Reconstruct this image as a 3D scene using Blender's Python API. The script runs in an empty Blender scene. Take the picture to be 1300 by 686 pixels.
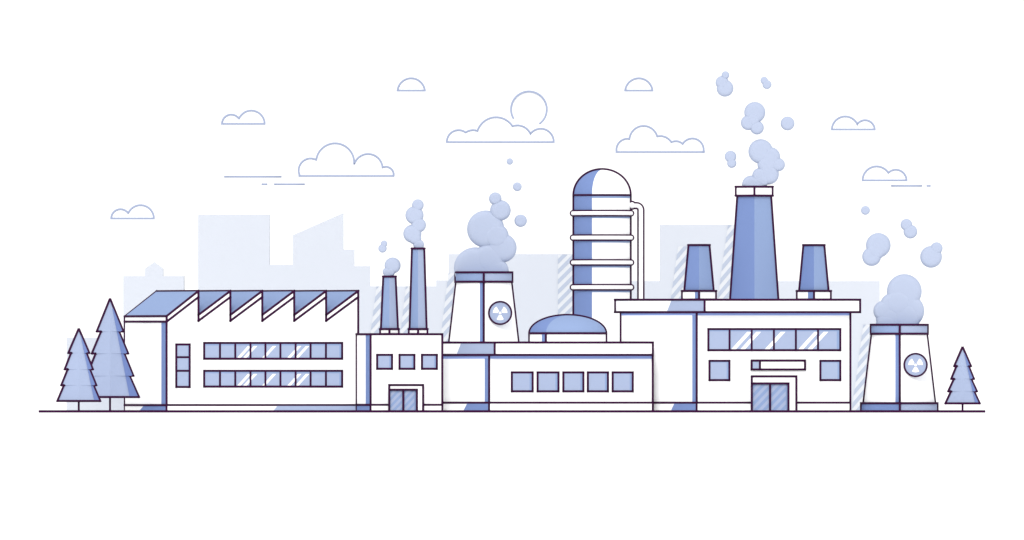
import bpy, bmesh, math
from mathutils import Vector

# ------------------------------------------------------------------ basics
S = bpy.context.scene
C = S.collection
PX, D, H = 0.06, 2000.0, 3.0            # metres per drawn pixel, camera distance, eye height
LW = 1.5 * PX                          # radius of the dark edge mouldings


def W(px, py, Y):
    """a measured position on the front elevation, at depth Y, in metres"""
    s = (D + Y) / D
    return Vector(((px - 650) * PX * s, Y, H + ((524 - py) * PX - H) * s))


def X(px, Y=0): return W(px, 524, Y).x
def Z(py, Y=0): return W(650, py, Y).z


def lin(c): return c / 12.92 if c <= .04045 else ((c + .055) / 1.055) ** 2.4


def hexlin(h): return [lin(int(h[i:i + 2], 16) / 255) for i in (0, 2, 4)]


GAIN = 1.5                             # daylight on an upright wall times the exposure


def paint(name, col, rough=.9, vary=.02, scale=.6):
    m = bpy.data.materials.new(name); m.use_nodes = True
    nt = m.node_tree; b = nt.nodes['Principled BSDF']
    b.inputs['Roughness'].default_value = rough
    b.inputs['Specular IOR Level'].default_value = .05
    tc = nt.nodes.new('ShaderNodeTexCoord'); no = nt.nodes.new('ShaderNodeTexNoise')
    no.inputs['Scale'].default_value = scale; no.inputs['Detail'].default_value = 4
    nt.links.new(tc.outputs['Object'], no.inputs['Vector'])
    mx = nt.nodes.new('ShaderNodeMix'); mx.data_type = 'RGBA'
    nt.links.new(no.outputs['Fac'], mx.inputs['Factor'])
    mx.inputs[6].default_value = (*[c * (1 - vary) for c in col], 1)
    mx.inputs[7].default_value = (*[min(1, c * (1 + vary)) for c in col], 1)
    nt.links.new(mx.outputs[2], b.inputs['Base Color'])
    return m


def tint(h, k=1.0): return [c / GAIN * k for c in hexlin(h)]


WHITE = paint('white_paint', [.9, .9, .9])
GROUND = paint('white_ground', [.9, .9, .9], scale=.05)
LAV = paint('lavender_paint_and_shade', tint('b8c6e6'))  # pale blue parts, lit chimney faces, and pale shadows painted on plinth and band
CORN = paint('cornflower_paint_and_shade', tint('9fb5e0'))  # roof blue, also the tone for painted shade in reveals and under hoops
PERI_SHADE = paint('periwinkle_shade', tint('879ed5'))  # tone of painted shade: dark sides, corner, plinth and seam strips
GLASS = paint('pale_blue_glass', tint('b8c6e6'), rough=.6)
SMOKE = paint('pale_smoke', tint('c7d2eb'), vary=.01)
FAR = paint('pale_far_wall', tint('e9eef8'), vary=.004, scale=.1)
PALE = paint('near_white_panel', tint('f5f8fd'), vary=.004)
EAVE_SHADE = paint('eave_shade_blue', tint('98adea', 1.15))  # blue for the shadow painted under the roof bands
SHADOW_HATCH = paint('shadow_hatch_grey', tint('ccd6e9'))  # stripes of the drawn shadow hatching
DARK = paint('dark_plum_trim', [.036, .007, .035])
LINE = paint('grey_lavender_line', tint('b6c1de'))
NEEDLE = paint('lavender_needles', tint('b8c6e6'))
NEEDLE_SHADE = paint('shaded_needles', tint('8095cf'))  # shaded copy of the needle colour

ORIGIN = {}


def thing(name, label, cat, loc, group=None):
    o = bpy.data.objects.new(name, None); C.objects.link(o)
    o.location = loc; o['label'] = label; o['category'] = cat
    o.empty_display_size = .5
    if group: o['group'] = group
    ORIGIN[o.name] = Vector(loc)
    return o


class MB:
    """collects faces in world metres, then links them as one mesh object"""
    def __init__(s): s.v, s.f, s.m, s.sm = [], [], [], []

    def face(s, pts, mi=0, smooth=False):
        i = len(s.v); s.v += [Vector(p) for p in pts]
        s.f.append(list(range(i, i + len(pts)))); s.m.append(mi); s.sm.append(smooth)

    def solid(s, front, back, mi=0, side=None):
        """two matching outlines joined by side faces"""
        n = len(front); side = mi if side is None else side
        i = len(s.v); s.v += [Vector(p) for p in front] + [Vector(p) for p in back]
        s.f.append(list(range(i, i + n))); s.m.append(mi); s.sm.append(False)
        s.f.append([i + n + k for k in range(n)][::-1]); s.m.append(side); s.sm.append(False)
        for k in range(n):
            j = (k + 1) % n
            s.f.append([i + k, i + n + k, i + n + j, i + j])
            s.m.append(side[k] if isinstance(side, (list, tuple)) else side); s.sm.append(False)

    def prism(s, plan, z0, z1, mi=0):
        """plan: (px, Y) corners"""
        p = [(X(a, b), b) for a, b in plan]
        s.solid([(x, y, z1) for x, y in p], [(x, y, z0) for x, y in p], mi)

    def slab(s, poly, yf, out, thick=.3, mi=0):
        """a flat piece fixed on a wall; poly in (px, py), yf gives the wall's depth"""
        f, b = [], []
        for a, c in poly:
            Y = yf(a, c); p = W(a, c, Y)
            f.append((p.x, Y - out, p.z)); b.append((p.x, Y - out + thick, p.z))
        s.solid(f, b, mi)

    def tube(s, pts, r=LW, closed=False, seg=8, ext=None, mi=0):
        pts = [Vector(p) for p in pts]; n = len(pts)
        if n < 2: return
        if not closed:
            e = r * .9 if ext is None else ext
            pts[0] = pts[0] + (pts[0] - pts[1]).normalized() * e
            pts[-1] = pts[-1] + (pts[-1] - pts[-2]).normalized() * e
        rings = []
        up = None
        for k in range(n):
            if closed: a, b = pts[k - 1], pts[(k + 1) % n]
            else: a, b = pts[max(0, k - 1)], pts[min(n - 1, k + 1)]
            t = (b - a).normalized()
            if up is None:
                up = Vector((0, 1, 0)) if abs(t.y) < .8 else Vector((0, 0, 1))
            u = t.cross(up).normalized(); w = u.cross(t).normalized()
            # keep the full width round a bend
            kx = 1.0
            if (closed or 0 < k < n - 1):
                c = (pts[k] - a).normalized().dot(t)
                kx = 1 / max(.35, c)
            i = len(s.v)
            for q in range(seg):
                an = 2 * math.pi * (q + .5) / seg
                s.v.append(pts[k] + u * math.cos(an) * r * kx + w * math.sin(an) * r)
            rings.append(i)
        for k in range(n if closed else n - 1):
            i, j = rings[k], rings[(k + 1) % n]
            for q in range(seg):
                q2 = (q + 1) % seg
                s.f.append([i + q, i + q2, j + q2, j + q]); s.m.append(mi); s.sm.append(True)
        if not closed:
            s.f.append([rings[0] + q for q in range(seg)][::-1]); s.m.append(mi); s.sm.append(False)
            s.f.append([rings[-1] + q for q in range(seg)]); s.m.append(mi); s.sm.append(False)

    def line(s, pp, yf, r=LW, closed=False):
        """moulding along measured points on a wall"""
        for (a, b), (c, d) in zip(pp, pp[1:] + ([pp[0]] if closed else [])):
            s.tube([W(a, b, yf(a, b)), W(c, d, yf(c, d))], r)

    def rect(s, x0, y0, x1, y1, yf, r=LW):
        s.line([(x0, y0), (x1, y0), (x1, y1), (x0, y1)], yf, r, True)

    def lathe(s, cx, cy, prof, mat=lambda t: 0, splits=(), n=64, t0=-math.pi, t1=math.pi, caps=True):
        """prof: (radius, z); angle 0 faces the camera, positive to the right"""
        full = abs(t1 - t0 - 2 * math.pi) < 1e-6
        th = [t0 + (t1 - t0) * k / n for k in range(n + (0 if full else 1))]
        th = sorted(set([t for t in th if all(abs(t - q) > .02 for q in splits)] + [q for q in splits if t0 <= q <= t1]))
        m = len(th); i = len(s.v)
        for r, z in prof:
            for t in th: s.v.append(Vector((cx + r * math.sin(t), cy - r * math.cos(t), z)))
        for a in range(len(prof) - 1):
            for k in range(m if full else m - 1):
                k2 = (k + 1) % m
                tm = (th[k] + (th[k2] if k2 else th[k2] + 2 * math.pi)) / 2
                f = [i + a * m + k, i + a * m + k2, i + (a + 1) * m + k2, i + (a + 1) * m + k]
                s.f.append(f); s.m.append(mat(tm)); s.sm.append(True)
        if caps and full:
            for a, rev in ((0, 1), (len(prof) - 1, 0)):
                if prof[a][0] > 1e-4:
                    f = [i + a * m + k for k in range(m)]
                    s.f.append(f[::-1] if rev else f); s.m.append(0); s.sm.append(False)

    def build(s, name, mats, parent=None, label=None):
        o0 = ORIGIN.get(parent.name, Vector()) if parent else Vector()
        me = bpy.data.meshes.new(name)
        me.from_pydata([tuple(p - o0) for p in s.v], [], s.f)
        for m in (mats if isinstance(mats, (list, tuple)) else [mats]): me.materials.append(m)
        for p, mi, sm in zip(me.polygons, s.m, s.sm): p.material_index = mi; p.use_smooth = sm
        bm = bmesh.new(); bm.from_mesh(me)
        bmesh.ops.remove_doubles(bm, verts=bm.verts, dist=1e-5)
        bmesh.ops.recalc_face_normals(bm, faces=bm.faces)
        for e in bm.edges:
            if len(e.link_faces) == 2 and e.calc_face_angle(0) > .7: e.smooth = False
        bm.to_mesh(me); bm.free()
        o = bpy.data.objects.new(name, me); C.objects.link(o)
        if parent: o.parent = parent
        ORIGIN[o.name] = o0
        if label: o['label'] = label
        return o


def flat(Y): return lambda a, b: Y
def slant(a0, Y0, a1, Y1): return lambda a, b: Y0 + (Y1 - Y0) * (a - a0) / (a1 - a0)


def circle(cx, cz, Y, r, n=48):
    return [(cx + r * math.cos(2 * math.pi * k / n), Y, cz + r * math.sin(2 * math.pi * k / n)) for k in range(n)]


def ring(cx, cy, r, z, n=64):
    return [(cx + r * math.sin(2 * math.pi * k / n), cy - r * math.cos(2 * math.pi * k / n), z) for k in range(n)]


def clip(poly, a, b, c):
    """keep the side a*x + b*y >= c"""
    out = []
    for k in range(len(poly)):
        p, q = poly[k - 1], poly[k]
        dp, dq = a * p[0] + b * p[1] - c, a * q[0] + b * q[1] - c
        if (dp >= 0) != (dq >= 0):
            t = dp / (dp - dq); out.append((p[0] + (q[0] - p[0]) * t, p[1] + (q[1] - p[1]) * t))
        if dq >= 0: out.append(q)
    return out


def bands(poly, k, c0, step, width, n):
    """diagonal bands k*x + y in [c, c + width] cut to an outline"""
    r = []
    for j in range(n):
        c = c0 + j * step
        q = clip(clip(poly, k, 1, c), -k, -1, -(c + width))
        if len(q) >= 3: r.append(q)
    return r


def rectp(x0, y0, x1, y1): return [(x0, y0), (x1, y0), (x1, y1), (x0, y1)]


# ------------------------------------------------------------------ setting
g = MB()
rad = [0, 60, 200, 600, 1500, 3000, 6000, 15000, 40000]
N = 48
for a, b in zip(rad, rad[1:]):
    for k in range(N):
        t0, t1 = 2 * math.pi * k / N, 2 * math.pi * (k + 1) / N
        p = [(a * math.cos(t0), a * math.sin(t0), 0), (b * math.cos(t0), b * math.sin(t0), 0),
             (b * math.cos(t1), b * math.sin(t1), 0), (a * math.cos(t1), a * math.sin(t1), 0)]
        g.face(p if a else p[:3])
go = g.build('ground', GROUND); go['kind'] = 'structure'
k = MB(); k.prism([(49, -3.0), (1251, -3.0), (1251, -3.25), (49, -3.25)], -.05, .19)
ko = k.build('kerb', DARK); ko['kind'] = 'structure'


# ------------------------------------------------------------------ shared parts
def window(parent, x0, y0, x1, y1, yf, cols=(), rows=(), bars=(), top=1.9, right=2.6, bandy=None, bw=4.2, bdx=14.7):
    """glass with a raised dark frame; (liner) recess shadow painted blue along the head and the right jamb"""
    m = MB(); m.slab(rectp(x0, y0, x1, y1), yf, .03)
    w = m.build('window', GLASS, parent)
    l = MB()
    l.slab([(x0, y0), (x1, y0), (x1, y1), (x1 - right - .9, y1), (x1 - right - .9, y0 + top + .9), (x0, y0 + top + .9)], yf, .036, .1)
    l.build('reveal_shade', CORN, w)
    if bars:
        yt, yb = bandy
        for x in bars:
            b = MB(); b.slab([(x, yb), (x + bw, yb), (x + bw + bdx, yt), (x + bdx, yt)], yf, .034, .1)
            b.build('diagonal_stripe', WHITE, w)  # glint on the glass, built as a raised white stripe
    f = MB(); f.rect(x0, y0, x1, y1, yf)
    for c in cols: f.tube([W(c, y0, yf(c, y0)), W(c, y1, yf(c, y1))], LW * .95)
    for r in rows: f.tube([W(x0, r, yf(x0, r)), W(x1, r, yf(x1, r))], LW * .95)
    f.build('frame', DARK, w)
    return w


def doorway(parent, ox0, oy0, ox1, iy0, ix1, mid, yb, Y, step, wid):
    """white surround with a two-leaf striped glass door"""
    m = MB()
    m.slab([(ox0, oy0), (ox1, oy0), (ox1, yb), (ix1, yb), (ix1, iy0), (ox0, iy0)], flat(Y), .3, .4)
    s = m.build('door_surround', WHITE, parent)
    t = MB(); yf = flat(Y - .3)
    t.line([(ox0, yb), (ox0, oy0), (ox1, oy0), (ox1, yb)], yf)
    t.line([(ox0, iy0), (ix1, iy0), (ix1, yb)], yf)
    t.build('trim', DARK, s)
    for a, b, last in ((ox0, mid, False), (mid, ix1, True)):
        p = rectp(a, iy0, b, yb)
        m = MB(); m.slab(p, flat(Y), .2, .3); d = m.build('door', GLASS, parent)
        for z in bands(p, 1.05, 1.05 * a + iy0 - 2 + wid, step, wid, 14):
            q = MB(); q.slab(z, flat(Y), .204, .1); q.build('diagonal_stripe', CORN, d)
        if last:
            q = MB(); q.slab(rectp(b - 3.4, iy0, b, yb), flat(Y), .208, .1); q.build('reveal_shade', CORN, d)  # recess shade painted down the right edge of the door
        else:
            q = MB(); q.tube([W(b, iy0, Y - .26), W(b, yb, Y - .26)]); q.build('meeting_stile', DARK, d)


def chimney(parent, cx, Y, xt, yt, xb, yb, lm, rm, base=None, roof_y=None, strip=None, cap=None):
    """tapered square stack set corner-on, left faces painted as shaded, right faces as lit"""
    c, zt, zb = X(cx, Y), Z(yt, Y), Z(yb, Y)
    rt, rb = xt * PX, xb * PX
    def sq(r, z): return [(c - r, Y, z), (c, Y - r, z), (c + r, Y, z), (c, Y + r, z)]
    m = MB()
    a, b = sq(rb, zb), sq(rt, zt)
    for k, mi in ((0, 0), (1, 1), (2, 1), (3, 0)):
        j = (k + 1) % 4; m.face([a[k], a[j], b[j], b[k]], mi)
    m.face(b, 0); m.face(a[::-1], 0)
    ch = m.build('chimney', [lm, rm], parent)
    t = MB(); o = LW * .35
    for sgn in (-1, 1): t.tube([(c + sgn * (rb + o), Y, zb), (c + sgn * (rt + o), Y, zt)])
    t.tube(sq(rt + o, zt), closed=True)
    if base:
        z0, rr = Z(roof_y, Y), base * PX
        q = MB(); q.solid(sq(rr, zb), sq(rr, z0)); q.build('chimney_base', WHITE, ch)
        t.tube(sq(rr, zb), closed=True)
        for sgn in (-1, 1): t.tube([(c + sgn * rr, Y, zb), (c + sgn * rr, Y, z0)])
        t.tube([(c, Y - rr, zb), (c, Y - rr, z0)])
        t.tube(sq(rr, z0 + .01), closed=True)
        if strip:
            q = MB(); q.slab(rectp(cx - strip, yb, cx, roof_y), lambda px, py: Y - rr + abs(px - cx) * PX, .012, .1)
            q.build('corner_shade', PERI_SHADE, ch)  # strip of painted shade left of the base corner
    if cap:
        (cr, cy0, cy1) = cap; z1, z0, rr = Z(cy0, Y), Z(cy1, Y), cr * PX
        q = MB(); q.solid(sq(rr, z1), sq(rr, z0)); q.build('chimney_cap', WHITE, ch)
        t.tube(sq(rr, z1), closed=True); t.tube(sq(rr, z0), closed=True)
        for p, q in zip(sq(rr, z1)[:3], sq(rr, z0)[:3]): t.tube([p, q])
    t.build('trim', DARK, ch)
    return ch


# ------------------------------------------------------------------ saw-tooth factory
Yf = 3.0
b = thing('factory', 'long white factory hall with a row of blue saw-tooth roof teeth', 'factory', (X(305), Yf, 0))
teeth = [211.5, 252, 292.5, 333, 373.5, 414, 454.8]
prof = [(211.5, 525), (211.5, 401.5)]
kinds = [0]
for j in range(6):
    prof.append((teeth[j + 1], 369.5)); kinds.append(1)
    if j < 5: prof.append((teeth[j + 1], 400)); kinds.append(0)
prof.append((454.8, 525)); kinds.append(0); kinds.append(0)
dx, Yb = -53.1, 12.0
zz = [Z(y, Yf) for x, y in prof]; zz[0] = zz[-1] = 0
fr = [(X(x, Yf), Yf, z) for (x, y), z in zip(prof, zz)]
bk = [(X(x + dx, Yb), Yb, z) for (x, y), z in zip(prof, zz)]
m = MB()
m.solid(fr, bk); m.f, m.m, m.sm = m.f[:2], m.m[:2], m.sm[:2]
for j in range(len(prof)):
    q = (j + 1) % len(prof)
    if kinds[j] == 0: m.face([fr[j], bk[j], bk[q], fr[q]])
m.build('wall', WHITE, b)
for j in range(len(prof)):
    if kinds[j] == 1:
        q = (j + 1) % len(prof); up = Vector((0, 0, .02))
        r = MB(); r.solid([Vector(fr[j]) + up, Vector(fr[q]) + up, Vector(bk[q]) + up, Vector(bk[j]) + up],
                          [fr[j], fr[q], bk[q], bk[j]])
        r.build('roof', CORN, b)
F, L = flat(Yf), slant(211.5, Yf, 158.4, Yb)
t = MB()
for j in range(len(prof)):
    q = (j + 1) % len(prof)
    if q: t.tube([fr[j], fr[q]])
for j in range(1, 13, 2):                       # ridge lines run back along the roof
    pass
for j, (x, y) in enumerate(prof):
    if y == 369.5: t.tube([fr[j], bk[j]])
t.tube([fr[1], bk[1]]); t.tube([bk[0], bk[1], bk[2]])
for j in range(6):
    x0, x1 = teeth[j], teeth[j + 1]
    y0 = 408.6 if j == 0 else 407.5
    t.line([(x0, y0), (x1, 377.3)], F)
    if j: t.line([(x0, 399), (x0, 407.5)], F)
t.line([(158.4, 408.6), (211.5, 408.6)], L)
t.build('edge_trim', DARK, b)
m = MB(); m.slab(rectp(204.8, 409.5, 211.5, 514.5), L, .02); m.build('corner_shade', PERI_SHADE, b)  # painted shadow strip beside the front corner
m = MB()
m.slab(rectp(211.5, 514.5, 454.8, 524), F, .04); m.slab(rectp(158.4, 514.5, 211.5, 524), L, .04)
pl = m.build('plinth', WHITE, b)
m = MB(); m.slab([(175, 524), (183, 514.5), (211.5, 514.5), (211.5, 524)], L, .055); m.build('plinth_shade', PERI_SHADE, pl)  # slant-ended shadow painted on the side plinth
m = MB(); m.slab([(345, 524), (353, 514.5), (454.3, 514.5), (454.3, 524)], F, .055); m.build('plinth_shade', LAV, pl)  # neighbouring block's shadow painted across the front plinth
m = MB(); m.line([(158.4, 514.5), (211.5, 514.5)], L); m.line([(211.5, 514.5), (454.8, 514.5)], F); m.build('trim', DARK, pl)
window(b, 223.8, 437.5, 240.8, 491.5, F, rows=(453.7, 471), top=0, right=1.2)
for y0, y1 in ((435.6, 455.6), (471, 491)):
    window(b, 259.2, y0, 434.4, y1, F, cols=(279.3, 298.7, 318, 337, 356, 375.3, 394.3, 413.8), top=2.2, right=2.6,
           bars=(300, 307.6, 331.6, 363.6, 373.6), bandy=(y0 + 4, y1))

# ------------------------------------------------------------------ small entrance block with two stacks
b = thing('office_block', 'small white block with three square windows and two thin chimneys', 'building', (X(516), 1, 0))
F, L = flat(0), slant(470.5, 0, 452.8, 2.95)
z1 = Z(424.5)
m = MB(); m.prism([(452.8, 2.95), (470.5, 0), (561.5, 0), (543.8, 2.95)], 0, z1); m.build('wall', WHITE, b)
t = MB()
t.line([(452.8, 424.5), (470.5, 424.5)], L); t.line([(470.5, 424.5), (561.5, 424.5), (561.5, 524)], F)
t.line([(470.5, 424.5), (470.5, 524)], F); t.line([(452.8, 424.5), (452.8, 524)], L)
t.build('edge_trim', DARK, b)
m = MB(); m.slab(rectp(464.2, 425, 470.4, 514.2), L, .02); m.build('corner_shade', PERI_SHADE, b)  # shade of the front corner painted as a strip
m = MB(); m.slab(rectp(537, 514.2, 561.5, 524), F, .04); p2 = m.build('plinth', WHITE, b)
m = MB(); m.line([(537, 514.2), (561.5, 514.2)], F); m.build('trim', DARK, p2)
m = MB(); m.slab(rectp(470.5, 514.2, 494, 524), F, .04); m.slab(rectp(452.8, 514.2, 470.5, 524), L, .04)
pl = m.build('plinth', WHITE, b)
m = MB(); m.slab(rectp(453, 514.2, 470.4, 524), L, .055); m.build('plinth_shade', PERI_SHADE, pl)  # side plinth painted over in shade
m = MB(); m.line([(452.8, 514.2), (470.5, 514.2)], L); m.line([(470.5, 514.2), (494, 514.2)], F)
m.build('trim', DARK, pl)
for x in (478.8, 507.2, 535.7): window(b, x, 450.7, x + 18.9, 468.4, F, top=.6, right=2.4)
doorway(b, 494.1, 489, 537.2, 495, 529.3, 512, 524, 0, 9.2, 4.4)
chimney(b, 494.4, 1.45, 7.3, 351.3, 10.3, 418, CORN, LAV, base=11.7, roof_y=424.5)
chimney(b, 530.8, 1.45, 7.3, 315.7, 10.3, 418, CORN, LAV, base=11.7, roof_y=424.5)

# ------------------------------------------------------------------ long low hall
b = thing('low_hall', 'long low white hall with five square windows under a thick roof band', 'building', (X(725), 2, 0))
F, L = flat(0), slant(621, 0, 545, 3.8)
FC, LC = flat(-.45), slant(628, -.45, 543, 3.8)
zc, z1 = Z(450.8), Z(435)
m = MB(); m.prism([(545, 3.8), (621, 0), (828.7, 0), (828.7, 2.3), (782, 4.6), (782, 14), (545, 14)], 0, zc); m.build('wall', WHITE, b)
m = MB(); m.prism([(543, 3.8), (628, -.45), (828.9, -.45), (828.9, 2.3), (783, 4.6), (783, 14.1), (543, 14.1)], zc + .004, z1); co = m.build('roof_band', WHITE, b)
m = MB(); m.slab([(579.5, 450.5), (585.5, 435.3), (628, 435.3), (628, 450.5)], LC, .02); m.build('band_shade', LAV, co)  # slanted shadow painted on the left of the roof band
t = MB()
for y in (435, 450.8): t.line([(545, y), (628, y)], LC); t.line([(628, y), (828.9, y)], FC)
t.line([(628, 435), (628, 450.8)], FC); t.line([(828.9, 435), (828.9, 450.8)], FC); t.build('trim', DARK, co)
for x in (621, 828.7):
    t = MB(); t.line([(x, 451.5), (x, 524)], F); t.build('edge_trim', DARK, b)
m = MB(); m.slab(rectp(621, 451, 828.6, 455.7), F, .02); m.slab(rectp(545, 451, 621, 455.7), L, .02); m.build('eave_shade', EAVE_SHADE, b)  # overhang shadow painted as a blue strip below the roof band
m = MB(); m.slab(rectp(615.3, 455, 620.9, 511.5), L, .026); m.build('corner_shade', PERI_SHADE, b)  # corner shade painted on the left wall
m = MB(); m.slab(rectp(621, 511.5, 828.7, 524), F, .04); m.slab(rectp(545, 511.5, 621, 524), L, .04)
pl = m.build('plinth', WHITE, b)
m = MB(); m.slab([(587, 524), (593.5, 511.5), (621, 511.5), (621, 524)], L, .055); m.build('plinth_shade', PERI_SHADE, pl)  # painted shadow with a slanted end on the left plinth
m = MB(); m.line([(545, 511.5), (621, 511.5)], L); m.line([(621, 511.5), (828.7, 511.5)], F); m.build('trim', DARK, pl)
for x0, x1 in ((649.8, 676.2), (682.5, 709), (715.2, 740.6), (746.3, 771.8), (777.8, 803.3)):
    window(b, x0, 473, x1, 497, F, top=.6, right=2.9)

# ------------------------------------------------------------------ big boiler house
b = thing('boiler_house', 'tall white main building with a ribbon window and three blue chimneys', 'building', (X(980), 4, 0))
F, L = flat(0), slant(884.5, 0, 788, 4.8)
FC, LC = flat(-.6), slant(894.5, -.6, 781, 5.05)
zc, z1 = Z(396.5), Z(380.7)
m = MB(); m.prism([(788, 4.8), (884.5, 0), (1079.6, 0), (1079.6, 8), (788, 8)], 0, zc); m.build('wall', WHITE, b)
m = MB(); m.prism([(781, 5.05), (894.5, -.6), (1092, -.6), (1092, 8.3), (781, 8.3)], zc + .004, z1); co = m.build('roof_band', WHITE, b)
m = MB(); m.slab([(846.5, 396), (852.5, 381), (894.5, 381), (894.5, 396)], LC, .02); m.build('band_shade', LAV, co)  # shadow painted on the band's left face
t = MB()
for y in (380.7, 396.5): t.line([(781, y), (894.5, y)], LC); t.line([(894.5, y), (1092, y)], FC)
for x, f in ((781, LC), (894.5, FC), (1092, FC)): t.line([(x, 380.7), (x, 396.5)], f)
t.build('trim', DARK, co)
for x, f in ((788, L), (884.5, F), (1079.6, F)):
    t = MB(); t.line([(x, 397), (x, 524)], f); t.build('edge_trim', DARK, b)
m = MB(); m.slab(rectp(884.5, 397, 1079.5, 400.6), F, .02); m.slab(rectp(788, 397, 884.5, 400.6), L, .02); m.build('eave_shade', EAVE_SHADE, b)  # shadow of the roof band painted along the wall top
m = MB(); m.slab(rectp(878.8, 400, 884.4, 511.5), L, .026); m.build('corner_shade', PERI_SHADE, b)  # dark strip painted for the shade behind the corner
m = MB(); m.slab(rectp(1011, 511.5, 1079.6, 524), F, .04); p2 = m.build('plinth', WHITE, b)
m = MB(); m.line([(1011, 511.5), (1079.6, 511.5)], F); m.build('trim', DARK, p2)
m = MB(); m.slab(rectp(884.5, 511.5, 954, 524), F, .04)
m.slab(rectp(788, 511.5, 884.5, 524), L, .04)
pl = m.build('plinth', WHITE, b)
m = MB(); m.slab([(850.5, 524), (856.5, 511.5), (884.4, 511.5), (884.4, 524)], L, .055); m.build('plinth_shade', PERI_SHADE, pl)  # plinth shadow painted at the foot of the left wall
m = MB(); m.line([(788, 511.5), (884.5, 511.5)], L); m.line([(884.5, 511.5), (954, 511.5)], F)
m.build('trim', DARK, pl)
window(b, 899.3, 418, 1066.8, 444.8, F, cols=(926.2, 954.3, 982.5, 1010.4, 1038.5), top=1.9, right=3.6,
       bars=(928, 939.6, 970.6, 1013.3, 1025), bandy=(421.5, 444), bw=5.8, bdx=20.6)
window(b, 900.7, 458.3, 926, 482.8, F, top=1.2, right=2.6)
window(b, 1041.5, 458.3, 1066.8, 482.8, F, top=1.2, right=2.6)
m = MB(); m.slab(rectp(954.2, 458, 1022, 469.3), F, .12); sg = m.build('sign_board', WHITE, b)
m = MB(); m.slab(rectp(954.2, 458, 964.8, 469.3), F, .13, .1); m.build('sign_square', LAV, sg)
t = MB(); t.rect(954.2, 458, 1022, 469.3, flat(-.12)); t.line([(964.8, 458), (964.8, 469.3)], flat(-.12)); t.build('trim', DARK, sg)
doorway(b, 954.4, 478, 1011, 487, 1001, 977.6, 524, 0, 11, 5.4)
chimney(b, 887.4, 3.0, 12.8, 311.3, 18.2, 369.6, PERI_SHADE, CORN, base=21.5, roof_y=380.7, strip=5.2)
chimney(b, 957.5, 3.4, 21, 248.7, 30.2, 380.7, PERI_SHADE, CORN, cap=(23.3, 237.3, 248.7))
chimney(b, 1033.2, 3.0, 12.8, 311.3, 18.2, 369.6, PERI_SHADE, CORN, base=21.5, roof_y=380.7, strip=7.5)


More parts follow.
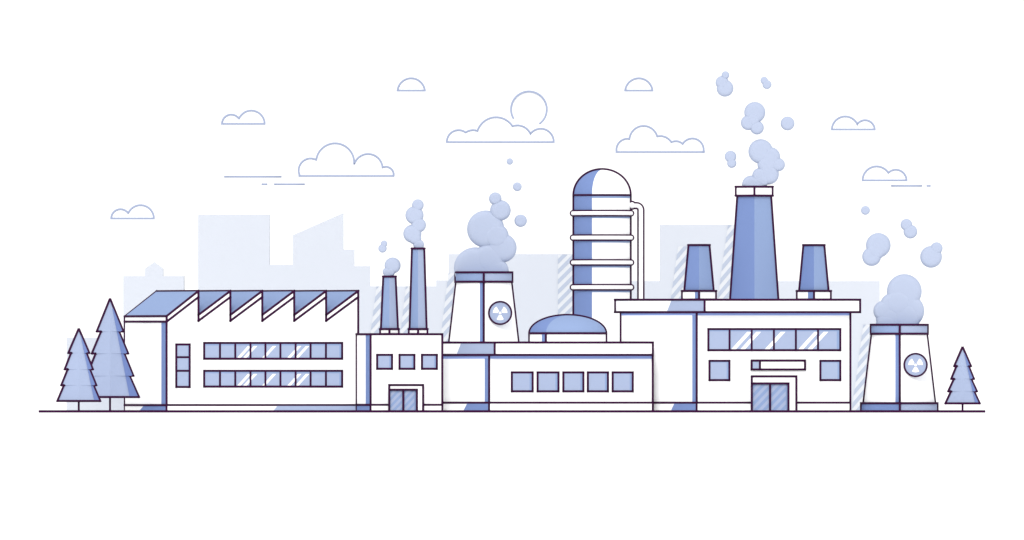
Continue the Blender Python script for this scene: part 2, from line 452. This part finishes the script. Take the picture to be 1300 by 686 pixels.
# ------------------------------------------------------------------ cooling towers
def cooling_tower(label, cx, Y, ry0, ry1, rtop, yb, rbot, ex, ey, base=None, floor=0.0):
    c = X(cx, Y); o = thing('cooling_tower', label, 'cooling tower', (c, Y, floor), 'cooling towers')
    z2, z1 = Z(ry0, Y), Z(ry1, Y); z0 = Z(yb, Y)
    e = PX * .9
    R0, R1, R2 = rbot * PX - e, (rtop - 1) * PX - e, rtop * PX - e
    zs = z0 if base else floor
    m = MB(); m.lathe(c, Y, [(R0 - .12 * (z0 - z1) * (1 - k / 8) * 0 + (R1 - R0) * (k / 8), zs + (z1 - zs) * k / 8) for k in range(9)])
    sh = m.build('shell', WHITE, o)
    half = lambda t: 0 if math.sin(t) < 0 else 1  # left half painted in the shaded tone, right half in the lit tone
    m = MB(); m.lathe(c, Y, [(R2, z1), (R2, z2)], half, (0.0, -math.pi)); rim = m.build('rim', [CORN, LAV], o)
    t = MB(); t.tube(ring(c, Y, R2 + .01, z1), closed=True); t.tube(ring(c, Y, R2 + .01, z2), closed=True)
    for a in (0, 90, 180, 270):
        s, q = math.sin(math.radians(a)), -math.cos(math.radians(a)); f = e * .8
        t.tube([(c + s * (R2 + f), Y + q * (R2 + f), z1), (c + s * (R2 + f), Y + q * (R2 + f), z2)])
    t.build('trim', DARK, rim)
    for a in (0, 90, 180, 270):
        t = MB(); s, q = math.sin(math.radians(a)), -math.cos(math.radians(a)); f = e * (.8 if a % 180 else .3)
        t.tube([(c + s * (R0 + f), Y + q * (R0 + f), zs), (c + s * (R1 + f), Y + q * (R1 + f), z1)])
        t.build('rib', DARK, sh)
    def cone(px, py):
        z = Z(py, Y); k = (z - zs) / (z1 - zs); R = R0 + (R1 - R0) * k; x = X(px, Y) - c
        return Y - math.sqrt(max(0, R * R - x * x))
    m = MB(); m.slab(rectp(cx - 5, ry1, cx - .5, yb), cone, .02); m.build('seam_shade', PERI_SHADE, sh)  # painted strip of shade left of the front seam
    if base:
        Rb, zb0 = base * PX - e, 0
        m = MB(); m.lathe(c, Y, [(Rb, 0), (Rb, z0)], half, (0.0, -math.pi)); bb = m.build('base_ring', [PERI_SHADE, LAV], o)  # base painted shaded on the left, lit on the right
        t = MB(); t.tube(ring(c, Y, Rb + .01, z0), closed=True); t.tube(ring(c, Y, Rb + .01, .03), closed=True)
        for a in (0, 90, 180, 270):
            s, q = math.sin(math.radians(a)), -math.cos(math.radians(a)); f = e * .8
            t.tube([(c + s * (Rb + f), Y + q * (Rb + f), 0), (c + s * (Rb + f), Y + q * (Rb + f), z0)])
        t.build('trim', DARK, bb)
    # round radiation sign on the front right of the shell
    ys = cone(cx + 3, ey) - .12; C0 = W(ex, ey, ys); r = 14.4 * PX
    m = MB(); m.solid(circle(C0.x, C0.z, ys, r), circle(C0.x, C0.z, ys + 1.7, r)); em = m.build('radiation_sign', LAV, o)
    t = MB(); t.tube(circle(C0.x, C0.z, ys, r), r=1.2 * PX, closed=True); t.build('sign_rim', DARK, em)
    q = MB()
    for a0 in (0, 120, 240):
        p = [(2.7, a0 + k * 10) for k in range(7)] + [(9.3, a0 + 60 - k * 10) for k in range(7)]
        p = [(C0.x + rr * PX * math.cos(math.radians(a)), ys, C0.z + rr * PX * math.sin(math.radians(a))) for rr, a in p]
        q.solid([(x, ys - .03, z) for x, y, z in p], [(x, ys + .05, z) for x, y, z in p])
    h = circle(C0.x, C0.z, ys, 1.7 * PX, 16)
    q.solid([(x, ys - .03, z) for x, y, z in h], [(x, ys + .05, z) for x, y, z in h])
    q.build('trefoil_symbol', WHITE, em)


cooling_tower('white cooling tower with radiation sign standing on the low hall roof', 614.2, 9.5, 346, 358, 36.6, 435.2, 44.6, 635, 397.5, floor=Z(435))
cooling_tower('white cooling tower with radiation sign standing on the ground by the lone tree', 1141.7, 1.2, 412.5, 424, 36.4, 512, 45.9, 1162.4, 463.6, base=48.8)

# ------------------------------------------------------------------ storage dome on the roof
cx, Y = 720.8, 3.3; c = X(cx, Y); zr, zs, zt = Z(435), Z(423.4, Y), Z(399.8, Y)
o = thing('storage_dome', 'low blue dome on a round white drum on the low hall roof', 'dome', (c, Y, zr))
e = PX * .9; R = 49.2 * PX - e; hh = zt - zs - e
tb = math.asin(-28.2 / 49.2); tb2 = -math.pi - tb
mat = lambda t: 0 if math.sin(t) < -28.2 / 49.2 else 1  # left part of the dome painted as its shaded side
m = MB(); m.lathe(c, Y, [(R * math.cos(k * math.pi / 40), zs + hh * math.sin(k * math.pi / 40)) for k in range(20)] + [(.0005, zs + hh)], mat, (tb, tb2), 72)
dm = m.build('dome_roof', [PERI_SHADE, CORN], o)
t = MB(); t.tube([(c + (R + e * .8) * math.cos(k * math.pi / 40), Y, zs + (hh + e * .8) * math.sin(k * math.pi / 40)) for k in range(41)])
t.tube(ring(c, Y, R + .01, zs), closed=True); t.build('trim', DARK, dm)
m = MB(); m.lathe(c, Y, [(R, zr), (R, zs)]); dr = m.build('drum', WHITE, o)
m = MB(); m.lathe(c, Y, [(R + .02, zr), (R + .02, zs)], t0=math.asin(-33.5 / 49.2), t1=tb, n=4, caps=False); m.build('seam_shade', PERI_SHADE, dr)  # shade painted as a strip left of the drum seam
for a in (math.pi / 2, -math.pi / 2, tb):
    t = MB(); f = R + (e * .8 if abs(a) > 1 else .02)
    t.tube([(c + f * math.sin(a), Y - f * math.cos(a), zr), (c + f * math.sin(a), Y - f * math.cos(a), zs)]); t.build('trim', DARK, dr)

# ------------------------------------------------------------------ ringed storage tank
cx, Y = 764.3, 19.0; c = X(cx, Y); zs, zt = Z(248, Y), Z(215, Y)
o = thing('storage_tank', 'tall round-topped white tank with painted blue shade on its left and four rings', 'tank', (c, Y, 0))
R = 36.6 * PX - e; hh = zt - zs - e
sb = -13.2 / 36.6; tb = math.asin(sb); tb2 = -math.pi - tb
mat = lambda t: 1 if math.sin(t) < sb else 0  # shaded left side painted onto shell and top
m = MB(); m.lathe(c, Y, [(R, 0), (R, zs)], mat, (tb, tb2), 72); bd = m.build('shell', [WHITE, PERI_SHADE], o)
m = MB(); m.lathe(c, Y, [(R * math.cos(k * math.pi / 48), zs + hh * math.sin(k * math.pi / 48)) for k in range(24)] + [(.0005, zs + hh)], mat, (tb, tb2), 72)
dm = m.build('domed_top', [WHITE, PERI_SHADE], o)
t = MB(); t.tube([(c + (R + e * .8) * math.cos(k * math.pi / 48), Y, zs + (hh + e * .8) * math.sin(k * math.pi / 48)) for k in range(49)], r=LW * 1.25)
t.tube(ring(c, Y, R + .01, zs), r=LW * .9, closed=True); t.build('trim', DARK, dm)
for a in (math.pi / 2, -math.pi / 2):
    t = MB(); f = R + e * .8; t.tube([(c + f * math.sin(a), Y, 0), (c + f * math.sin(a), Y, zs)], r=LW * 1.25); t.build('rib', DARK, bd)
for y in (271, 302, 333.5, 365):
    z = Z(y, Y); r = 2.9 * PX
    m = MB(); m.lathe(c, Y, [(R + 1.2 * PX + r * math.cos(a), z + r * math.sin(a)) for a in [math.radians(-90 + 15 * k) for k in range(13)]], caps=False)
    rg = m.build('hoop', WHITE, o)
    t = MB()
    for s in (-1, 1): t.tube(ring(c, Y, R + 1.5 * PX, z + s * r), closed=True)
    for s in (-1, 1): t.tube([(c + s * (R + 1.2 * PX + (r + e * .4) * math.cos(a)), Y, z + (r + e * .2) * math.sin(a)) for a in [math.radians(-90 + 15 * k) for k in range(13)]], ext=0)
    t.build('trim', DARK, rg)
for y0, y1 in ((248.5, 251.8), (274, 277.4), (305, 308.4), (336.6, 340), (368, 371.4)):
    m = MB(); m.lathe(c, Y, [(R + .015, Z(y1, Y)), (R + .015, Z(y0, Y))], t0=tb, t1=math.pi + .4, n=40, caps=False); m.build('hoop_shade', CORN, o)  # shadow painted below the top joint and each hoop
# overflow pipe
r = 3.0 * PX
path = [(804, 261.3), (808, 261.3)] + [(808 + 5.6 * math.sin(a), 266.9 - 5.6 * math.cos(a)) for a in [math.radians(15 * k) for k in range(1, 7)]] + [(813.6, 524)]
pw = [W(a, b_, Y) for a, b_ in path]; pw[-1].z = 0
m = MB(); m.tube(pw, r=r, seg=16, ext=0); pp = m.build('pipe', WHITE, o)
t = MB()
for s in (-1, 1):
    off = 3.4
    q = [(806, 261.3 - s * off), (808, 261.3 - s * off)] + [(808 + (5.6 + s * off) * math.sin(a), 266.9 - (5.6 + s * off) * math.cos(a)) for a in [math.radians(15 * k) for k in range(1, 7)]] + [(813.6 + s * off, 524)]
    q = [W(a, b_, Y) for a, b_ in q]; q[-1].z = 0
    t.tube(q)
t.build('trim', DARK, pp)
C0 = W(802.2, 260.9, Y)
m = MB(); m.lathe(C0.x, C0.y, [(max(.0005, 4.2 * PX * math.cos(a)), C0.z + 4.2 * PX * math.sin(a)) for a in [math.radians(-90 + 15 * k) for k in range(13)]], n=24, caps=False)
fl = m.build('valve', WHITE, o)
t = MB(); t.tube(circle(C0.x, C0.z, C0.y, 4.6 * PX, 24), closed=True); t.build('trim', DARK, fl)


# ------------------------------------------------------------------ fir trees
def fir(label, cx, Y, apex, tiers, yb, slv):
    """tiers: (tip y, tip half width, notch half width); square boughs set corner-on"""
    c = X(cx, Y); o = thing('fir_tree', label, 'tree', (c, Y, 0), 'fir trees')
    wb, ya = tiers[-1][1] * .3, tiers[-1][0]
    def dep(py): return max(.05, wb * (py - apex) / (ya - apex)) * PX
    def sq(r, z, py): return [(c - r, Y, z), (c, Y - dep(py), z), (c + r, Y, z), (c, Y + dep(py), z)]
    m, t, d = MB(), MB(), MB()
    top_r, top_y = .01, apex
    for k, (ty, tw, nw) in enumerate(tiers):
        z1, z0 = Z(top_y, Y), Z(ty, Y); r1, r0 = top_r * PX, tw * PX
        a, b_ = sq(r0, z0, ty), sq(r1, z1, top_y)
        for q in range(4): m.face([a[q], a[(q + 1) % 4], b_[(q + 1) % 4], b_[q]])
        m.face(a[::-1])
        f = LW * .35
        for s in (-1, 1): t.tube([(c + s * (r0 + f), Y, z0), (c + s * (r1 + f), Y, z1)])
        last = k == len(tiers) - 1
        if last: t.tube([a[0], a[1], a[2]])
        else:
            for s in (-1, 1): t.tube([(c + s * r0, Y, z0), (c + s * nw * PX, Y, z0)])
        # shaded side painted as darker needles along the right edge
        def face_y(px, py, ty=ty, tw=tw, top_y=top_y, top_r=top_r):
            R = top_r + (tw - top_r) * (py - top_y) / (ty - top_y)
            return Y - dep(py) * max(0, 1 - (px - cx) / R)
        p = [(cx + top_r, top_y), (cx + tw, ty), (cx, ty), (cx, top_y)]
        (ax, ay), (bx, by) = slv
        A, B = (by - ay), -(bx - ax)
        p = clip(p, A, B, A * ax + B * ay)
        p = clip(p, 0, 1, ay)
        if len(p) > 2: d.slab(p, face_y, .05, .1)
        top_r, top_y = nw, ty
    cr = m.build('crown', NEEDLE, o)
    t.build('trim', DARK, cr); d.build('bough_shade', NEEDLE_SHADE, cr)  # shade along the right edge is a painted overlay
    q = MB(); q.tube([(c, Y, 0), (c, Y, Z(yb, Y) + .1)], r=LW * .95); q.build('trunk', DARK, o)


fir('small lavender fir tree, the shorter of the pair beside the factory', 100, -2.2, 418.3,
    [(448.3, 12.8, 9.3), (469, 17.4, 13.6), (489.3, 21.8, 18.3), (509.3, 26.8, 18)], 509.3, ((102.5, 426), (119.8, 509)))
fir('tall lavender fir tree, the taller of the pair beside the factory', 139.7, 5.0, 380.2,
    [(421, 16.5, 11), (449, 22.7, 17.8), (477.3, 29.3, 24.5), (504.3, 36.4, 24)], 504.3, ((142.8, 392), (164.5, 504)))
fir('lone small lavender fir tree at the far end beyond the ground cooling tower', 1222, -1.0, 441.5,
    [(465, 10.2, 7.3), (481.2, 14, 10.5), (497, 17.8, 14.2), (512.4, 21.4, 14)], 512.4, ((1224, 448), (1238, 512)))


# ------------------------------------------------------------------ smoke
def puffs(name, label, Y, blobs, cat='smoke', group='smoke from the chimneys and towers'):
    x, y, r = blobs[0]; o = thing(name, label, cat, W(x, y, Y), group)
    for k, (px, py, r) in enumerate(blobs):
        p = W(px, py, Y); rr = r * PX; bm = bmesh.new()
        bmesh.ops.create_icosphere(bm, subdivisions=4, radius=rr)
        me = bpy.data.meshes.new('puff')
        hh = min(.5, max(b_[2] for b_ in blobs) * PX * .75) + .005 * k              # billows about a metre deep, blunt in front
        for v in bm.verts:
            t = min(1, math.hypot(v.co.x, v.co.z) / rr)
            v.co.y = math.copysign(hh * max(0, 1 - t ** 7) ** .42, v.co.y)
        for f in bm.faces: f.smooth = True
        bm.to_mesh(me); bm.free(); me.materials.append(SMOKE)
        q = bpy.data.objects.new('puff', me); C.objects.link(q)
        q.parent = o; q.location = p - o.location


P, G = 'smoke_plume', 'smoke_puff'
puffs(P, 'single round puff of pale smoke leaving the shorter thin chimney', 2.0, [(498.4, 337.3, 10.3), (491, 345.3, 5.3), (492, 350, 5.2), (496, 346, 5.5)])
puffs(G, 'pale smoke blob floating just above the shorter thin chimney', 1.45, [(485.6, 315.6, 5.4), (487.6, 309.6, 4.2)])
puffs(P, 'slim stack of smoke balls rising from the taller thin chimney', 2.0, [(530.5, 260.6, 7.5), (526.2, 273.5, 11.6), (531.5, 286, 9.4), (523.5, 297, 11.6), (527, 303, 8), (531.5, 311, 7), (533, 314, 5)])
puffs(P, 'big smoke cloud swelling out of the cooling tower on the roof', 9.5, [(616.5, 291, 23.8), (637.5, 315, 18.6), (603, 341, 27), (620, 330, 20), (628, 345, 18), (635.3, 267.3, 13.2), (628.7, 252.4, 8.1), (630, 300, 16)])
puffs(G, 'small round smoke puff right of the roof cooling tower smoke', 9.5, [(661, 280.5, 8)])
puffs(G, 'tiny round smoke dot below the other dot and above the roof cooling tower', 9.5, [(656.7, 237.3, 5.7)])
puffs(G, 'tiniest smoke dot, just under the cloud with the sun', 9.5, [(647.2, 205.2, 4.2)])
puffs(P, 'tall bulging smoke column leaning over the biggest blue chimney', 3.4, [(965.7, 192.5, 15.7), (978, 199.5, 12.6), (988, 209.3, 8.6), (974, 209, 12.5), (975.8, 221.5, 13.1), (964.5, 223, 9.6), (953.5, 234.5, 11.5), (962, 233, 9), (968, 230, 8)])
puffs(G, 'three-ball smoke puff straight above the biggest blue chimney column', 3.4, [(958.2, 143, 13.5), (950, 156, 9.6), (961, 162.3, 8.8), (956, 152, 9)])
puffs(G, 'single smoke ball right of the three-ball puff', 3.4, [(999.8, 157, 8.9)])
puffs(G, 'small two-ball smoke puff left of the biggest chimney column', 3.4, [(927.4, 199, 7.5), (929, 207.5, 6)])
puffs(G, 'highest smoke puff with a small ball on its shoulder', 3.4, [(920.4, 112.3, 10.8), (916.8, 105, 8.5), (921, 95.6, 5)])
puffs(G, 'tiny tilted two-ball smoke puff high above the biggest chimney', 3.4, [(970.2, 102.4, 4.8), (973.7, 107.6, 5.8)])
puffs(P, 'broad smoke cloud sitting on the cooling tower on the ground', 1.2, [(1148, 370.3, 22.2), (1152, 395, 21.4), (1132, 387, 14.5), (1122, 395, 13.2), (1129, 405, 17), (1150, 402, 19), (1140, 385, 18), (1126, 412, 14)])
puffs(G, 'large two-ball smoke puff up left of the ground cooling tower', 1.2, [(1115, 311.6, 15.7), (1106.5, 326, 12), (1112, 318, 12)])
puffs(G, 'smallest round smoke dot above the large two-ball puff', 1.2, [(1098.7, 267.3, 5.7)])
puffs(G, 'small two-ball smoke puff between the large puff and the rightmost puff', 1.2, [(1150.7, 285.5, 7.5), (1155.8, 294.3, 8.8)])
puffs(G, 'rightmost smoke puff, a ball with a bump on top', 1.2, [(1182, 326.3, 13.9), (1189, 315.4, 7.7)])


# ------------------------------------------------------------------ clouds, sun, streaks
YC = 80.0
LR = 1.36 * PX


def cloud(label, x0, x1, yb, circ):
    pts = []
    for i, (cx, cy, r) in enumerate(circ):
        for k in range(361):
            a = math.pi * (1.15 - 1.3 * k / 360)
            if (i and a > math.pi) or (i < len(circ) - 1 and a < 0): continue
            x, y = cx + r * math.cos(a), cy - r * math.sin(a)
            if y > yb - .2: continue
            if any(j != i and abs(x - u) < q and v - math.sqrt(q * q - (x - u) ** 2) < y - .02 for j, (u, v, q) in enumerate(circ)): continue
            pts.append((x, y))
    out = [(max(x0, pts[0][0] - .6), yb)] + [pts[0]]
    for p in pts[1:]:
        if math.hypot(p[0] - out[-1][0], p[1] - out[-1][1]) > .35: out.append(p)
    out.append((min(x1, pts[-1][0] + .6), yb))
    out = [p for k, p in enumerate(out) if k == 0 or math.hypot(p[0] - out[k - 1][0], p[1] - out[k - 1][1]) > .15]
    Yd = YC
    o = thing('cloud', label, 'cloud', W((x0 + x1) / 2, yb, Yd), 'clouds in the sky')
    m = MB(); w = [W(x, y, Yd) for x, y in out]
    m.solid([(p.x, Yd, p.z) for p in w], [(p.x, Yd + 2.5, p.z) for p in w]); m.build('cloud_body', WHITE, o)
    t = MB(); t.tube([(p.x, Yd - .02, p.z) for p in w], r=LR); t.tube([w[-1], w[0]], r=LR)
    t.build('rim', LINE, o)


cloud('small two-hump cloud alone at upper left, above the two wind streaks', 281.8, 335.8, 157.5, [(293.6, 157.5, 11.9), (319, 157.5, 17)])
cloud('lowest two-hump cloud, above the fir trees and the factory corner', 141.2, 195.2, 277.6, [(153, 277.6, 11.9), (178.4, 277.6, 17)])
cloud('small half-round cloud left of the sun', 504.6, 539.4, 115.2, [(522, 117, 17.5)])
cloud('big cloud with a tall hump above the factory roof teeth', 379.3, 499.6, 223.6, [(394.3, 216.5, 15.2), (425.4, 206.3, 24.2), (467.3, 214, 18.4), (489.7, 222, 10.2)])
cloud('long cloud with the sun behind it', 567.2, 703, 180.6, [(582.2, 180.3, 15), (600.5, 181, 15.7), (629.8, 173.8, 24.8), (657, 177.3, 18), (686.5, 180, 16.5)])
cloud('long cloud right of the sun and above the storage tank', 782.6, 893.6, 193.2, [(796.5, 190.3, 14), (817, 178, 18), (838.3, 189.3, 16.5), (858, 191.5, 12.2), (879, 190.3, 14.4)])
cloud('small half-round cloud right of the sun', 793.6, 828.4, 115.2, [(811, 117, 17.5)])
cloud('highest two-hump cloud, with its larger hump to the left', 1056, 1110.4, 164.6, [(1073, 165, 17), (1098.2, 165, 12.3)])
cloud('two-hump cloud above the short streaks and the ground cooling tower', 1095.2, 1150.8, 229.2, [(1112.9, 229.2, 17.8), (1137.3, 229.2, 13.6)])

o = thing('sun', 'round sun disc with a thin outline behind the long cloud', 'sun', W(671.5, 139, YC + 8))
Ys = YC + 8; c0 = W(671.5, 139, Ys); sr = 22.8 * PX * (D + Ys) / D
m = MB(); m.solid(circle(c0.x, c0.z, Ys + .1, sr), circle(c0.x, c0.z, Ys + 3, sr)); m.build('disc', WHITE, o)
t = MB(); a0, a1 = math.radians(-52), math.radians(209)
t.tube([(c0.x + sr * math.cos(a0 + (a1 - a0) * k / 60), Ys, c0.z + sr * math.sin(a0 + (a1 - a0) * k / 60)) for k in range(61)], r=LR)
t.build('rim', LINE, o)

for lab, x0, x1, y in (('long thin wind streak left of the big cloud', 284.5, 357.5, 224.6),
                       ('shortest wind streak just under the long streak', 332, 339.5, 234.2),
                       ('medium wind streak under the big cloud and its left end', 347.8, 387, 234.2),
                       ('thin wind streak under the two-hump cloud above the ground cooling tower', 1131.2, 1170.7, 236.2),
                       ('tiny wind streak at the far right of the sky', 1176.3, 1181.6, 236.2)):
    p = W((x0 + x1) / 2, y, YC); o = thing('wind_streak', lab, 'wind streak', p, 'wind streaks beside the clouds')
    m = MB(); m.tube([W(x0, y, YC), W(x1, y, YC)], r=LR, ext=0); m.build('streak_bar', LINE, o)

# ------------------------------------------------------------------ pale town far behind
YT, DT = 40.0, 4.0


def far_block(label, prof, extra=None, hatch=(), cat='building', depth=0):
    """prof: roof outline in measured points, closed down to the ground"""
    xs = [p[0] for p in prof]; Y = YT + depth
    o = thing('background_building', label, cat, (X(sum(xs) / len(xs), Y), Y, 0), 'pale town buildings behind the works')
    p = [(X(a, Y), Z(b_, Y)) for a, b_ in prof]
    p = [(p[0][0], 0)] + p + [(p[-1][0], 0)]
    m = MB(); m.solid([(x, Y, z) for x, z in p], [(x, Y + DT, z) for x, z in p]); m.build('wall', FAR, o)
    if extra:
        m = MB(); q = [W(a, b_, Y) for a, b_ in extra]
        m.solid([(v.x, Y + .01, v.z) for v in q], [(v.x, Y + 3, v.z) for v in q]); m.build('roof_lantern', FAR, o)
    for poly, kk, c0, step, wid, n in hatch:
        m = MB(); m.slab(poly, flat(Y), .03, .1); h = m.build('shadow_hatch_panel', PALE, o)  # hatching drawn for the shadow beside stack, tower and tank
        for z in bands(poly, kk, c0, step, wid, n):
            m = MB(); m.slab(z, flat(Y), .06, .1); m.build('shadow_stripe', SHADOW_HATCH, h)


far_block('low pale town block behind the fir tree trunks', [(84.3, 429), (157.5, 429)], depth=6)
far_block('pale town house with a pointed roof lantern behind the factory', [(156.4, 350.6), (233.5, 350.6)],
          [(184, 351), (184, 341), (195.8, 332.8), (207, 341), (207, 351)])
far_block('wide tall flat-topped pale town block behind the factory', [(251.4, 272.6), (342.2, 272.6)])
far_block('low pale link block between the wide block and the slanted tower', [(342.2, 336.3), (371.8, 336.3)])
far_block('pale town tower with a steep slanted roof', [(371.8, 298.6), (435.7, 270.6)])
far_block('pale town block stepping down right of the slanted tower', [(435.7, 317), (449.7, 317), (449.7, 338), (469.8, 338)])


def hp(l0, l1, r0, r1): return [l0, r0, r1, l1]


far_block('low pale town block behind the two thin chimneys', [(469.8, 363.6), (553.6, 363.6)], hatch=(
    (hp((478, 364), (470.5, 424), (487, 364), (484.5, 424)), 1.15, 1.15 * 478 + 360.5, 14.6, 7, 8),
    (hp((515.3, 364), (508.5, 424), (522, 364), (520.5, 424)), 1.15, 1.15 * 515.3 + 360.5, 14.6, 7, 8)))
far_block('narrow pale town block left of the roof cooling tower', [(553.6, 356), (569.6, 356)])
far_block('pale town block between the roof cooling tower and the storage tank', [(569.6, 322.7), (735, 322.7)], hatch=(
    (hp((569.3, 347), (558.6, 436), (577.5, 347), (569.3, 436)), 1.15, 1.15 * 569.3 + 342, 14.6, 7, 9),
    (rectp(708.5, 323.5, 728, 408), 1.0, 708.5 + 329, 12.9, 6.4, 9)))
far_block('low pale town block behind the storage tank pipe', [(735, 357), (838, 357)])
far_block('tall pale town block behind the biggest blue chimney', [(838, 285.3), (940, 285.3)], hatch=(
    (hp((861, 313), (851.5, 381), (875, 313), (868.5, 381)), 1.18, 1.18 * 861 + 306.5, 14.6, 7, 9),
    (hp((924.2, 286), (911, 381), (934, 286), (927.5, 381)), 1.18, 1.18 * 924.2 + 284, 14.6, 7, 11)))
far_block('long low pale town block behind the gap beside the ground cooling tower', [(940, 357), (1117, 357)], hatch=(
    (hp((1096, 412.5), (1081, 524), (1105, 412.5), (1094, 524)), 1.18, 1.18 * 1096 + 409.5, 14.3, 7, 13),))

# ------------------------------------------------------------------ light, sky, camera
EL, AZ = math.radians(38), math.radians(180 + 6)     # high sun from behind the viewer
w = bpy.data.worlds.new('World'); S.world = w; w.use_nodes = True
nt = w.node_tree; bg = nt.nodes['Background']
sky = nt.nodes.new('ShaderNodeTexSky'); sky.sky_type = 'NISHITA'; sky.sun_disc = False
sky.sun_elevation = EL; sky.sun_rotation = AZ
mx = nt.nodes.new('ShaderNodeMix'); mx.data_type = 'RGBA'
mx.inputs['Factor'].default_value = .9                # bright white overcast over the clear sky
nt.links.new(sky.outputs['Color'], mx.inputs[6]); mx.inputs[7].default_value = (10, 10, 10, 1)
nt.links.new(mx.outputs[2], bg.inputs['Color']); bg.inputs['Strength'].default_value = .1

ld = bpy.data.lights.new('sunlight', 'SUN'); ld.energy = 1.0; ld.angle = math.radians(12); ld.color = (1, .98, .95)
lo = bpy.data.objects.new('sunlight', ld); C.objects.link(lo)
dirv = Vector((math.sin(AZ) * math.cos(EL), math.cos(AZ) * math.cos(EL), math.sin(EL)))
lo.rotation_euler = dirv.to_track_quat('Z', 'Y').to_euler(); lo.location = dirv * 60

cd = bpy.data.cameras.new('camera'); cam = bpy.data.objects.new('camera', cd); C.objects.link(cam)
cam.location = (0, -D, H); cam.rotation_euler = (math.radians(90), 0, 0)
cd.sensor_width = 36; cd.sensor_fit = 'HORIZONTAL'; cd.lens = 36 * D / (1300 * PX)
cd.shift_y = ((524 - 343) * PX - H) / (1300 * PX)
cd.clip_start = 1; cd.clip_end = 100000
S.camera = cam
S.view_settings.view_transform = 'Standard'; S.view_settings.look = 'None'
S.view_settings.exposure = 0.42; S.view_settings.gamma = 1
S.view_settings.use_curve_mapping = False
S.cycles.max_bounces = 8; S.cycles.diffuse_bounces = 6
